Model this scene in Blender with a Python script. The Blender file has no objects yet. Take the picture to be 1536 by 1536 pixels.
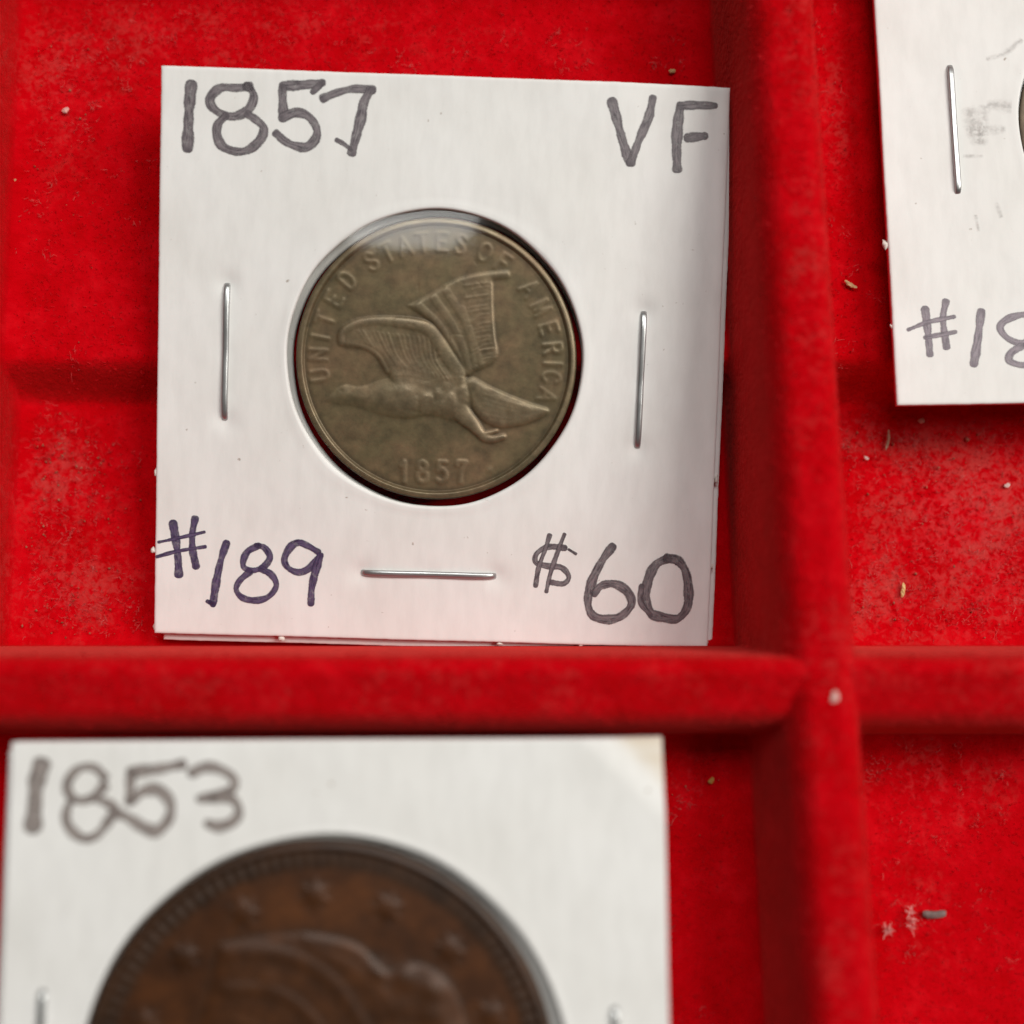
import bpy, math, random
import numpy as np

# ------------------------------------------------------------------ camera, light, exposure
sc = bpy.context.scene
MM = 0.001
F_PX = 1850.0 / 1536.0                      # focal length over picture width
TILT = math.radians(7.031)
DIST = 83.71                                # mm from lens to tray floor
cam_d = bpy.data.cameras.new('camera')
cam = bpy.data.objects.new('camera', cam_d)
sc.collection.objects.link(cam)
cam.location = (0, -DIST*math.sin(TILT)*MM, DIST*math.cos(TILT)*MM)
cam.rotation_euler = (TILT, 0, 0)
cam_d.sensor_width = 36.0
cam_d.lens = 36.0*F_PX
cam_d.clip_start = 0.002
cam_d.clip_end = 10.0
cam_d.dof.use_dof = True
cam_d.dof.focus_distance = 84.6*MM
cam_d.dof.aperture_fstop = cam_d.lens/4.0   # 4 mm wide lens opening
sc.camera = cam

world = bpy.data.worlds.new('World')
sc.world = world
world.use_nodes = True
bg = world.node_tree.nodes['Background']
bg.inputs['Color'].default_value = (1.0, 0.95, 0.88, 1)
bg.inputs['Strength'].default_value = 0.02

def area_lamp(name, loc, size, size_y, power, color):
    d = bpy.data.lights.new(name, 'AREA')
    d.shape = 'RECTANGLE'; d.size = size; d.size_y = size_y
    d.energy = power; d.color = color
    o = bpy.data.objects.new(name, d); sc.collection.objects.link(o)
    o.location = loc
    from mathutils import Vector
    o.rotation_euler = (-Vector(loc)).to_track_quat('-Z', 'Y').to_euler()
    return o
area_lamp('ceiling_lamp', (0.54, 0.20, 0.63), 0.44, 0.44, 6.1, (1.0, 0.965, 0.895))
area_lamp('ceiling_lamp', (0.04, 0.42, 0.95), 0.52, 0.36, 5.0, (1.0, 0.99, 0.955))

sc.view_settings.view_transform = 'Standard'
sc.view_settings.look = 'None'
sc.view_settings.exposure = 0.0
sc.view_settings.gamma = 1.0
sc.view_settings.use_curve_mapping = False
sc.cycles.max_bounces = 6
sc.cycles.diffuse_bounces = 4
sc.cycles.glossy_bounces = 3
sc.cycles.use_adaptive_sampling = True
sc.cycles.adaptive_threshold = 0.02
sc.cycles.transparent_max_bounces = 12
sc.cycles.use_denoising = True

rng = np.random.default_rng(1857)
random.seed(1857)

# ------------------------------------------------------------------ materials
def new_mat(name):
    m = bpy.data.materials.new(name); m.use_nodes = True
    nt = m.node_tree
    return m, nt, nt.nodes, nt.links, nt.nodes['Principled BSDF']

def N(nodes, t, **kw):
    n = nodes.new(t)
    for k, v in kw.items(): setattr(n, k, v)
    return n

def noise(nodes, links, scale, detail=3, rough=0.55, coord=None):
    n = N(nodes, 'ShaderNodeTexNoise')
    n.inputs['Scale'].default_value = scale
    n.inputs['Detail'].default_value = detail
    n.inputs['Roughness'].default_value = rough
    if coord is not None: links.new(coord, n.inputs['Vector'])
    return n

def ramp(nodes, links, src, stops):
    r = N(nodes, 'ShaderNodeValToRGB')
    e = r.color_ramp.elements
    while len(e) < len(stops): e.new(0.5)
    for i, (p, c) in enumerate(stops):
        e[i].position = p
        e[i].color = c if len(c) == 4 else (*c, 1)
    links.new(src, r.inputs['Fac'])
    return r

def bump(nodes, links, src, strength, dist, prev=None):
    b = N(nodes, 'ShaderNodeBump')
    b.inputs['Strength'].default_value = strength
    b.inputs['Distance'].default_value = dist
    links.new(src, b.inputs['Height'])
    if prev is not None: links.new(prev.outputs[0], b.inputs['Normal'])
    return b

def mat_flock():
    m, nt, ns, ls, p = new_mat('red_flock')
    co = N(ns, 'ShaderNodeTexCoord').outputs['Object']
    a = noise(ns, ls, 900, 3, 0.6, co)
    b = noise(ns, ls, 260, 2, 0.5, co)
    mix = N(ns, 'ShaderNodeMath', operation='ADD')
    ls.new(a.outputs['Fac'], mix.inputs[0]); ls.new(b.outputs['Fac'], mix.inputs[1])
    h = N(ns, 'ShaderNodeMath', operation='MULTIPLY'); h.inputs[1].default_value = 0.5
    ls.new(mix.outputs[0], h.inputs[0])
    c = ramp(ns, ls, h.outputs[0], [(0.34, (0.42, 0.0003, 0.0025)), (0.52, (0.50, 0.0006, 0.0045)), (0.68, (0.58, 0.004, 0.009))])
    # dust and loose fibre matted into the nap, in patches
    dusty = N(ns, 'ShaderNodeAttribute', attribute_name='dusty')
    d1 = noise(ns, ls, 1900, 4, 0.62, co); d1.inputs['Distortion'].default_value = 0.6
    d2 = noise(ns, ls, 330, 3, 0.6, co)
    sm = N(ns, 'ShaderNodeMath', operation='MULTIPLY_ADD'); sm.inputs[1].default_value = 0.45
    ls.new(d2.outputs['Fac'], sm.inputs[0]); ls.new(d1.outputs['Fac'], sm.inputs[2])
    sb = N(ns, 'ShaderNodeMath', operation='MULTIPLY_ADD'); sb.inputs[1].default_value = 0.16
    ls.new(dusty.outputs['Fac'], sb.inputs[0]); ls.new(sm.outputs[0], sb.inputs[2])
    pm = ramp(ns, ls, sb.outputs[0], [(0.78, (0, 0, 0)), (0.95, (1.0, 1.0, 1.0))])
    pc = ramp(ns, ls, d2.outputs['Fac'], [(0.40, (0.56, 0.026, 0.032)), (0.62, (0.48, 0.046, 0.042))])
    pk = N(ns, 'ShaderNodeMath', operation='MULTIPLY')
    ls.new(pm.outputs[0], pk.inputs[0]); ls.new(dusty.outputs['Fac'], pk.inputs[1])
    dm = N(ns, 'ShaderNodeMix', data_type='RGBA')
    ls.new(pk.outputs[0], dm.inputs[0]); ls.new(c.outputs[0], dm.inputs[6]); ls.new(pc.outputs[0], dm.inputs[7])
    ls.new(dm.outputs[2], p.inputs['Base Color'])
    p.inputs['Roughness'].default_value = 0.95
    p.inputs['Specular IOR Level'].default_value = 0.0
    p.inputs['Sheen Weight'].default_value = 0.30
    p.inputs['Sheen Roughness'].default_value = 0.5
    p.inputs['Sheen Tint'].default_value = (1.0, 0.16, 0.13, 1)
    f = noise(ns, ls, 2600, 2, 0.6, co)
    b1 = bump(ns, ls, f.outputs['Fac'], 0.5, 0.00020)
    b2 = bump(ns, ls, h.outputs[0], 0.4, 0.0004, b1)
    ls.new(b2.outputs[0], p.inputs['Normal'])
    return m

def mat_fibre(name, col, col2, trans=0.0):
    m, nt, ns, ls, p = new_mat(name)
    co = N(ns, 'ShaderNodeTexCoord').outputs['Object']
    a = noise(ns, ls, 1500, 2, 0.6, co)
    c = ramp(ns, ls, a.outputs['Fac'], [(0.35, col), (0.65, col2)])
    ls.new(c.outputs[0], p.inputs['Base Color'])
    p.inputs['Roughness'].default_value = 0.7
    p.inputs['Specular IOR Level'].default_value = 0.2
    if trans:
        t = N(ns, 'ShaderNodeBsdfTransparent')
        mx = N(ns, 'ShaderNodeMixShader'); mx.inputs[0].default_value = trans
        ls.new(p.outputs[0], mx.inputs[1]); ls.new(t.outputs[0], mx.inputs[2])
        ls.new(mx.outputs[0], ns['Material Output'].inputs['Surface'])
    return m

def mat_paper():
    m, nt, ns, ls, p = new_mat('white_card')
    co = N(ns, 'ShaderNodeTexCoord').outputs['Object']
    mp = N(ns, 'ShaderNodeMapping'); mp.inputs['Scale'].default_value = (1.6, 0.45, 1)
    ls.new(co, mp.inputs['Vector'])
    a = noise(ns, ls, 700, 4, 0.6, mp.outputs[0])
    b = noise(ns, ls, 130, 3, 0.5, co)
    c1 = ramp(ns, ls, a.outputs['Fac'], [(0.32, (0.755, 0.748, 0.736)), (0.6, (0.80, 0.794, 0.782))])
    c2 = ramp(ns, ls, b.outputs['Fac'], [(0.35, (0.95, 0.945, 0.935)), (0.62, (1.0, 1.0, 1.0))])
    mu = N(ns, 'ShaderNodeMix', data_type='RGBA', blend_type='MULTIPLY'); mu.inputs[0].default_value = 1
    ls.new(c1.outputs[0], mu.inputs[6]); ls.new(c2.outputs[0], mu.inputs[7])
    # specks of dirt ground into the card
    s = noise(ns, ls, 1900, 2, 0.5, co)
    sp = ramp(ns, ls, s.outputs['Fac'], [(0.735, (0, 0, 0)), (0.80, (1, 1, 1))])
    mk = N(ns, 'ShaderNodeMix', data_type='RGBA'); mk.inputs[7].default_value = (0.42, 0.37, 0.33, 1)
    ls.new(sp.outputs[0], mk.inputs[0]); ls.new(mu.outputs[2], mk.inputs[6])
    w = N(ns, 'ShaderNodeAttribute', attribute_name='wear')
    mw = N(ns, 'ShaderNodeMix', data_type='RGBA'); mw.inputs[7].default_value = (0.56, 0.46, 0.33, 1)
    ls.new(w.outputs['Fac'], mw.inputs[0]); ls.new(mk.outputs[2], mw.inputs[6])
    ls.new(mw.outputs[2], p.inputs['Base Color'])
    p.inputs['Roughness'].default_value = 0.55
    p.inputs['Specular IOR Level'].default_value = 0.35
    b1 = bump(ns, ls, a.outputs['Fac'], 0.25, 0.00006)
    b2 = bump(ns, ls, b.outputs['Fac'], 0.25, 0.00025, b1)
    ls.new(b2.outputs[0], p.inputs['Normal'])
    return m

def mat_ink(name, light, dark, alpha, soft=False):
    """marker ink on coated card: streaky along the stroke, dried darker at its rim and ends"""
    m, nt, ns, ls, p = new_mat(name)
    co = N(ns, 'ShaderNodeTexCoord').outputs['Object']
    e = N(ns, 'ShaderNodeAttribute', attribute_name='edge')
    pool = N(ns, 'ShaderNodeAttribute', attribute_name='pool')
    u = N(ns, 'ShaderNodeAttribute', attribute_name='along'); v = N(ns, 'ShaderNodeAttribute', attribute_name='across')
    xyz = N(ns, 'ShaderNodeCombineXYZ'); ls.new(u.outputs['Fac'], xyz.inputs[0]); ls.new(v.outputs['Fac'], xyz.inputs[1])
    mp = N(ns, 'ShaderNodeMapping'); mp.inputs['Scale'].default_value = (1.1, 4.2, 1); ls.new(xyz.outputs[0], mp.inputs['Vector'])
    n1 = noise(ns, ls, 1.0, 4, 0.65, mp.outputs[0])
    n2 = noise(ns, ls, 2600, 3, 0.65, co)
    if soft:
        er = ramp(ns, ls, e.outputs['Fac'], [(0.1, (1, 1, 1)), (0.95, (0, 0, 0))])
        a = N(ns, 'ShaderNodeMath', operation='MULTIPLY'); ls.new(er.outputs[0], a.inputs[0])
        nr = ramp(ns, ls, n2.outputs['Fac'], [(0.35, (0.15,)*3), (0.65, (1,)*3)]); ls.new(nr.outputs[0], a.inputs[1])
        a2 = N(ns, 'ShaderNodeMath', operation='MULTIPLY', use_clamp=True); ls.new(a.outputs[0], a2.inputs[0]); a2.inputs[1].default_value = alpha
        p.inputs['Base Color'].default_value = (*light, 1); ls.new(a2.outputs[0], p.inputs['Alpha'])
        return m
    er = ramp(ns, ls, e.outputs['Fac'], [(0.40, (0.12, 0.12, 0.12)), (0.82, (0.80, 0.80, 0.80))])
    nr = ramp(ns, ls, n1.outputs['Fac'], [(0.42, (0, 0, 0)), (0.62, (1.0, 1.0, 1.0))])
    mx = N(ns, 'ShaderNodeMath', operation='MAXIMUM'); ls.new(er.outputs[0], mx.inputs[0]); ls.new(pool.outputs['Fac'], mx.inputs[1])
    ad = N(ns, 'ShaderNodeMath', operation='MAXIMUM'); ls.new(mx.outputs[0], ad.inputs[0]); ls.new(nr.outputs[0], ad.inputs[1])
    mc = N(ns, 'ShaderNodeMix', data_type='RGBA'); mc.inputs[6].default_value = (*light, 1); mc.inputs[7].default_value = (*dark, 1)
    ls.new(ad.outputs[0], mc.inputs[0]); ls.new(mc.outputs[2], p.inputs['Base Color'])
    p.inputs['Roughness'].default_value = 0.45
    # the rim of the stroke frays into the card
    es = ramp(ns, ls, e.outputs['Fac'], [(0.80, (1, 1, 1)), (1.0, (0.25, 0.25, 0.25))])
    fr = ramp(ns, ls, n2.outputs['Fac'], [(0.30, (0.62,)*3), (0.58, (1,)*3)])
    a = N(ns, 'ShaderNodeMath', operation='MULTIPLY'); ls.new(es.outputs[0], a.inputs[0]); ls.new(fr.outputs[0], a.inputs[1])
    a2 = N(ns, 'ShaderNodeMath', operation='MULTIPLY', use_clamp=True); ls.new(a.outputs[0], a2.inputs[0]); a2.inputs[1].default_value = alpha
    ls.new(a2.outputs[0], p.inputs['Alpha'])
    return m

def mat_metal(name, col, rough, metallic=1.0):
    m, nt, ns, ls, p = new_mat(name)
    co = N(ns, 'ShaderNodeTexCoord').outputs['Object']
    n = noise(ns, ls, 900, 3, 0.6, co)
    r = ramp(ns, ls, n.outputs['Fac'], [(0.3, (rough*0.8,)*3), (0.7, (rough*1.2,)*3)])
    p.inputs['Base Color'].default_value = (*col, 1)
    p.inputs['Metallic'].default_value = metallic
    ls.new(r.outputs[0], p.inputs['Roughness'])
    return m

def mat_film():
    m, nt, ns, ls, p = new_mat('clear_film')
    ns.remove(p)
    co = N(ns, 'ShaderNodeTexCoord').outputs['Object']
    n = noise(ns, ls, 330, 2, 0.5, co)
    b = bump(ns, ls, n.outputs['Fac'], 0.06, 0.0004)
    g = N(ns, 'ShaderNodeBsdfGlossy'); g.inputs['Roughness'].default_value = 0.115
    g.inputs['Color'].default_value = (1, 1, 1, 1)
    ls.new(b.outputs[0], g.inputs['Normal'])
    t = N(ns, 'ShaderNodeBsdfTransparent'); t.inputs['Color'].default_value = (0.95, 0.95, 0.94, 1)
    lw = N(ns, 'ShaderNodeLayerWeight'); lw.inputs['Blend'].default_value = 0.5   # thin film: same from both sides
    ls.new(b.outputs[0], lw.inputs['Normal'])
    pw = N(ns, 'ShaderNodeMath', operation='POWER'); pw.inputs[1].default_value = 4.0
    ls.new(lw.outputs['Facing'], pw.inputs[0])
    f = N(ns, 'ShaderNodeMath', operation='MULTIPLY_ADD'); f.inputs[1].default_value = 0.85; f.inputs[2].default_value = 0.028
    ls.new(pw.outputs[0], f.inputs[0])
    mx = N(ns, 'ShaderNodeMixShader')
    ls.new(f.outputs[0], mx.inputs[0]); ls.new(t.outputs[0], mx.inputs[1]); ls.new(g.outputs[0], mx.inputs[2])
    ls.new(mx.outputs[0], ns['Material Output'].inputs['Surface'])
    return m

def mat_coin(name, field, high, grime, rust, rough, metallic, rustamt, seed):
    """patina: worn high points, grime held in the recesses, warm blotches"""
    m, nt, ns, ls, p = new_mat(name)
    co = N(ns, 'ShaderNodeTexCoord').outputs['Object']
    mp = N(ns, 'ShaderNodeMapping'); mp.inputs['Location'].default_value = (seed, seed*0.7, 0)
    ls.new(co, mp.inputs['Vector'])
    wear = N(ns, 'ShaderNodeAttribute', attribute_name='wear')
    cav = N(ns, 'ShaderNodeAttribute', attribute_name='grime')
    n1 = noise(ns, ls, 260, 4, 0.6, mp.outputs[0])
    n2 = noise(ns, ls, 1700, 3, 0.65, mp.outputs[0])
    blot = ramp(ns, ls, n1.outputs['Fac'], [(0.42, (0, 0, 0)), (0.68, (rustamt,)*3)])
    m1 = N(ns, 'ShaderNodeMix', data_type='RGBA'); m1.inputs[6].default_value = (*field, 1); m1.inputs[7].default_value = (*rust, 1)
    ls.new(blot.outputs[0], m1.inputs[0])
    m2 = N(ns, 'ShaderNodeMix', data_type='RGBA'); m2.inputs[7].default_value = (*high, 1)
    ls.new(wear.outputs['Fac'], m2.inputs[0]); ls.new(m1.outputs[2], m2.inputs[6])
    m3 = N(ns, 'ShaderNodeMix', data_type='RGBA'); m3.inputs[7].default_value = (*grime, 1)
    ls.new(cav.outputs['Fac'], m3.inputs[0]); ls.new(m2.outputs[2], m3.inputs[6])
    n3 = noise(ns, ls, 620, 4, 0.65, mp.outputs[0])
    sp0 = ramp(ns, ls, n2.outputs['Fac'], [(0.30, (0.80, 0.80, 0.80)), (0.65, (1.08, 1.08, 1.08))])
    sp1 = ramp(ns, ls, n3.outputs['Fac'], [(0.32, (0.70, 0.70, 0.70)), (0.60, (1.04, 1.04, 1.04))])
    sp = N(ns, 'ShaderNodeMix', data_type='RGBA', blend_type='MULTIPLY'); sp.inputs[0].default_value = 1
    ls.new(sp0.outputs[0], sp.inputs[6]); ls.new(sp1.outputs[0], sp.inputs[7])
    m4 = N(ns, 'ShaderNodeMix', data_type='RGBA', blend_type='MULTIPLY'); m4.inputs[0].default_value = 1
    ls.new(m3.outputs[2], m4.inputs[6]); ls.new(sp.outputs[2], m4.inputs[7])
    ls.new(m4.outputs[2], p.inputs['Base Color'])
    p.inputs['Metallic'].default_value = metallic
    rr = ramp(ns, ls, n1.outputs['Fac'], [(0.3, (rough*0.9,)*3), (0.7, (rough*1.15,)*3)])
    pol = N(ns, 'ShaderNodeMath', operation='MULTIPLY_ADD'); pol.inputs[1].default_value = -0.22      # worn places are polished
    ls.new(wear.outputs['Fac'], pol.inputs[0]); ls.new(rr.outputs[0], pol.inputs[2])
    ls.new(pol.outputs[0], p.inputs['Roughness'])
    b = bump(ns, ls, n2.outputs['Fac'], 0.25, 0.00004)
    ls.new(b.outputs[0], p.inputs['Normal'])
    return m

M_FLOCK = mat_flock()
M_FUZZ = mat_fibre('flock_fuzz', (0.40, 0.0005, 0.003), (0.50, 0.002, 0.006))
M_LINT = mat_fibre('pale_lint', (0.46, 0.012, 0.016), (0.52, 0.11, 0.10), 0.35)
M_DUST = mat_fibre('brown_dust', (0.16, 0.05, 0.025), (0.40, 0.16, 0.10))
M_PAPER = mat_paper()
M_INKA = mat_ink('grey_marker', (0.235, 0.200, 0.215), (0.050, 0.037, 0.048), 0.93)
M_INKV = mat_ink('violet_marker', (0.130, 0.095, 0.185), (0.030, 0.017, 0.058), 0.97)
M_INKB = mat_ink('faded_marker', (0.40, 0.345, 0.32), (0.120, 0.094, 0.088), 0.88)
M_INKC = mat_ink('purple_grey_marker', (0.30, 0.245, 0.29), (0.090, 0.066, 0.092), 0.93)
M_SMUDGE = mat_ink('ink_smudge', (0.30, 0.27, 0.26), (0.30, 0.27, 0.26), 0.30, soft=True)
M_STEEL = mat_metal('staple_steel', (0.44, 0.45, 0.45), 0.34, 0.80)
M_FILM = mat_film()
M_CENT = mat_coin('worn_copper_nickel', (0.168, 0.128, 0.066), (0.300, 0.240, 0.160), (0.062, 0.043, 0.021), (0.225, 0.138, 0.075), 0.44, 0.38, 0.85, 0.31)
M_LARGE = mat_coin('brown_copper', (0.066, 0.020, 0.004), (0.056, 0.038, 0.026), (0.026, 0.017, 0.011), (0.130, 0.036, 0.003), 0.46, 0.15, 0.8, 0.12)
M_DARKCOIN = mat_coin('dark_bronze', (0.06, 0.045, 0.03), (0.12, 0.09, 0.06), (0.02, 0.015, 0.01), (0.08, 0.05, 0.03), 0.45, 0.7, 0.5, 0.5)

# ------------------------------------------------------------------ helpers
COL = sc.collection
def mesh_obj(name, verts, faces, mat, parent=None, smooth=True, attrs=None):
    """verts in millimetres"""
    me = bpy.data.meshes.new(name)
    v = np.asarray(verts, dtype=np.float64)*MM
    if isinstance(faces, np.ndarray):
        k = faces.shape[1]
        me.vertices.add(len(v)); me.vertices.foreach_set('co', v.ravel())
        me.loops.add(faces.size); me.loops.foreach_set('vertex_index', faces.astype(np.int32).ravel())
        me.polygons.add(len(faces))
        me.polygons.foreach_set('loop_start', np.arange(0, faces.size, k, dtype=np.int32))
        me.update(calc_edges=True)
    else:
        me.from_pydata(v.tolist(), [], faces); me.update()
    if smooth: me.polygons.foreach_set('use_smooth', np.ones(len(me.polygons), dtype=bool))
    for an, av in (attrs or {}).items():
        a = me.attributes.new(an, 'FLOAT', 'POINT'); a.data.foreach_set('value', np.asarray(av, dtype=np.float32))
    me.materials.append(mat)
    o = bpy.data.objects.new(name, me); COL.objects.link(o)
    if parent is not None: o.parent = parent
    return o

def tag(o, label=None, category=None, group=None, kind=None):
    if label: o['label'] = label
    if category: o['category'] = category
    if group: o['group'] = group
    if kind: o['kind'] = kind
    return o

def empty(name, loc=(0, 0, 0), eul=(0, 0, 0)):
    o = bpy.data.objects.new(name, None); COL.objects.link(o)
    o.empty_display_size = 0.005
    o.location = [c*MM for c in loc]; o.rotation_euler = eul
    return o

def sstep(x, a, b):
    t = np.clip((x-a)/(b-a), 0, 1); return t*t*(3-2*t)

def quads(nu, nv, wrap=False):
    i = np.arange(nu-1)[:, None]; j = np.arange(nv if wrap else nv-1)[None, :]
    j2 = (j+1) % nv
    return np.stack([i*nv+j, (i+1)*nv+j, (i+1)*nv+j2, i*nv+j2], -1).reshape(-1, 4)

def wob(x, y, k, ph=0.0):
    """soft unevenness, about -1..1"""
    return (np.sin(x*k+1.3+ph)*np.cos(y*k*1.17-0.4+ph)+0.6*np.sin(x*k*2.1-y*k*1.7+2.2*ph)+0.4*np.cos(x*k*3.3+y*k*2.9+ph))/2

# ------------------------------------------------------------------ the tray
SHELF, PIT, TOP = -0.4, -3.8, 9.5
V_R, V_W = 20.45, 4.45                      # standing divider: outer face and width (mm, at y = 0)
H_T, H_B = -9.72, -14.1                    # lying divider: its two faces
PITCH_X, PITCH_Y = 55.8, 55.0
EDGE_Y = 9.4                                # where the compartment floor steps down
def skew(X, Y):                             # the standing divider leans a little
    w = 1-sstep(np.abs(X-18), 14, 34)
    return X-0.0305*(Y-0.4)*w

def ridge(d, half, top, base, r=1.35):
    """height of a divider at distance d from its middle line; half = half width at the shoulder"""
    s = np.abs(d)-(half-r)
    hgt = top-base
    u = np.clip(s/r, 0, 1)
    rnd = top-r*1.3*(1-np.sqrt(np.clip(1-u**2.2, 0, 1)))
    wall = (top-r*1.3)-np.clip((s-r)/0.75, 0, 1)*(hgt-r*1.3)
    z = np.where(s <= 0, top, np.where(s < r, rnd, wall))
    return np.where(s > r+0.75, base, z)

def axis(lo, hi, marks, coarse, fine):
    """coordinates from lo to hi, close together round the marks (a, b)"""
    out = [lo]; x = lo
    while x < hi:
        near = min((max(a-x, x-b, 0) for a, b in marks), default=99)
        x += fine if near < 0.15 else min(coarse, fine+near*0.30)
        out.append(x)
    return np.array(out)

vx0 = V_R-V_W/2; hy0 = (H_T+H_B)/2; hw = (H_T-H_B)/2
vx_list = [vx0-PITCH_X-0.45, vx0, vx0+PITCH_X]
hy_list = [hy0-PITCH_Y, hy0, hy0+PITCH_Y]
mk = []
for c in vx_list: mk += [(c-V_W/2-0.85, c-V_W/2+1.2), (c+V_W/2-1.2, c+V_W/2+0.85)]
AX = axis(-78, 92, mk, 0.55, 0.10)
mk = []
for c in hy_list: mk += [(c-hw-0.85, c-hw+1.2), (c+hw-1.2, c+hw+0.85)]
mk.append((EDGE_Y-1.4, EDGE_Y+1.0)); mk.append((EDGE_Y-PITCH_Y-1.4, EDGE_Y-PITCH_Y+1.0))
AY = axis(-82, 84, mk, 0.55, 0.10)
GX, GY = np.meshgrid(AX, AY, indexing='ij')

def floor_z(Y):
    z = np.full_like(Y, SHELF)
    for k in (-1, 0, 1):
        e = EDGE_Y+k*PITCH_Y; bottom = H_T+k*PITCH_Y
        inp = (Y < e) & (Y > bottom-2)
        drop = sstep(e-Y, -1.5, 1.3)
        z = np.where((Y < e+1.5) & (Y > bottom-2), SHELF+(PIT-SHELF)*drop, z)
    return z
FZ = floor_z(GY)+0.05*wob(GX, GY, 0.55)+0.03*wob(GX, GY, 1.9, 1.0)
foot = np.zeros_like(FZ)
for c in vx_list: foot += 0.9*np.clip(1-(np.abs(GX-c)-V_W/2)/2.2, 0, 1)**2
for c in hy_list: foot += 0.9*np.clip(1-(np.abs(GY-c)-hw)/2.2, 0, 1)**2
FZ = FZ+foot
Z = FZ.copy(); OWN = np.zeros(Z.shape, dtype=int)      # 0 floor, then divider numbers
dn = 1; div_names = []
for c in vx_list:
    h = ridge(GX-c, V_W/2, TOP-0.15+0.22*np.clip((GX-c)/V_W*2, -1, 1), FZ, 1.7)+0.05*wob(GX, GY, 0.8, 2.0)*(np.abs(GX-c) < V_W/2+0.5)
    on = (np.abs(GX-c) < V_W/2+0.80)
    Z = np.where(on & (h > Z), h, Z); OWN = np.where(on, dn, OWN); div_names.append(('v', c, dn)); dn += 1
for c in hy_list:
    dip = 0.35+0.25*np.exp(-((GX-vx0+6)/5.0)**2)
    lean = np.clip((GY-c)/hw, -1, 1)*0.9
    h = ridge(GY-c, hw, TOP-dip-0.3+lean, FZ)+0.05*wob(GX, GY, 0.7, 4.0)*(np.abs(GY-c) < hw+0.5)
    on = (np.abs(GY-c) < hw+0.80)
    new = on & (OWN == 0)
    Z = np.where(on & (h > Z), h, Z)
    for k, (a, b) in enumerate([(-99, vx_list[0]), (vx_list[0], vx0), (vx0, vx_list[2]), (vx_list[2], 99)]):
        OWN = np.where(new & (GX > a) & (GX < b), dn, OWN); dn += 1
PXg = skew(GX, GY)
V = np.stack([PXg, GY, Z], -1).reshape(-1, 3)
FQ = quads(len(AX), len(AY))
ownq = OWN.reshape(-1)[FQ].max(1)
cellx = np.digitize(GX.reshape(-1)[FQ].mean(1), vx_list); celly = np.digitize(GY.reshape(-1)[FQ].mean(1), hy_list)
# where dust has settled: centre, spread, amount
DUST_SPOTS = [(33, 0, 9, 9, 1.0), (26, -5, 4, 4, 0.9), (30, 6, 9, 2.5, 0.9), (-32, 3, 3.5, 4, 0.85), (-31, -5, 5, 4, 0.75), (-32, 31, 4, 6, 0.6), (-24, 34, 9, 3, 0.5), (28, -18, 5, 4, 0.6), (27, -26, 3, 4, 0.3), (-20, 35, 20, 3, 0.4), (12, -17, 3, 2.5, 0.4), (23, 28, 1.2, 7, 0.5),
              (18.3, 30, 2, 8, 0.40), (18.3, 12, 2, 12, 0.45), (18.3, -10, 3, 8, 0.42), (19, -28, 2, 12, 0.40), (30, -11.5, 12, 2.5, 0.40), (-10, -11.5, 30, 2.2, 0.36)]
tray = tag(empty('coin_tray', (0, 0, PIT-1)), 'red flocked coin tray with raised dividers between its compartments', 'tray')
def tray_piece(name, sel):
    q = FQ[sel]
    if len(q) < 40: return
    ids, inv = np.unique(q, return_inverse=True)
    v = V[ids].copy()
    x, y = v[:, 0], v[:, 1]
    du = np.zeros(len(v))
    for cx, cy, sx, sy, a in DUST_SPOTS: du = np.maximum(du, a*np.exp(-((x-cx)/sx)**2-((y-cy)/sy)**2))
    v[:, 2] -= PIT-1
    mesh_obj(name, v, inv.reshape(-1, 4), M_FLOCK, tray, attrs={'dusty': du})
for d in range(1, dn): tray_piece('divider', ownq == d)
for i in range(4):
    for j in range(4): tray_piece('compartment_floor', (ownq == 0) & (cellx == i) & (celly == j))

def surf(x, y):
    """height of the tray floor (no dividers) and whether a divider stands there"""
    X = x+0.0305*(y-0.4)*(1-sstep(np.abs(x-18), 14, 34))
    onv = np.zeros(len(x), bool)
    for c in vx_list: onv |= np.abs(X-c) < V_W/2+0.75
    for c in hy_list: onv |= np.abs(y-c) < hw+0.75
    return floor_z(y), onv

def fibres(name, P, length, width, lift, mat, parent, base, curl=0.5):
    """many short curved hairs, one joined mesh; lift = how upright (radians, mean)"""
    n = len(P)
    az = rng.uniform(0, 2*np.pi, n); el = np.clip(rng.normal(lift, 0.35, n), 0.05, 1.45)
    d = np.stack([np.cos(az)*np.cos(el), np.sin(az)*np.cos(el), np.sin(el)], 1)
    az2 = az+rng.normal(0, curl*2, n); el2 = np.clip(el+rng.normal(0, curl, n), -0.1, 1.5)
    d2 = np.stack([np.cos(az2)*np.cos(el2), np.sin(az2)*np.cos(el2), np.sin(el2)], 1)
    L = length*rng.uniform(0.5, 1.5, n)[:, None]
    side = np.stack([-np.sin(az), np.cos(az), np.zeros(n)], 1)
    W = width*rng.uniform(0.6, 1.4, n)[:, None]
    p0 = P; p1 = P+d*L*0.5; p2 = p1+d2*L*0.5
    vv = np.stack([p0-side*W, p0+side*W, p1-side*W, p1+side*W, p2-side*W*0.5, p2+side*W*0.5], 1).reshape(-1, 3)
    vv[:, 2] -= base
    k = (np.arange(n)*6)[:, None]
    q = np.concatenate([k+np.array([0, 1, 3, 2]), k+np.array([2, 3, 5, 4])])
    return mesh_obj(name, vv, q, mat, parent, smooth=False)

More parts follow.
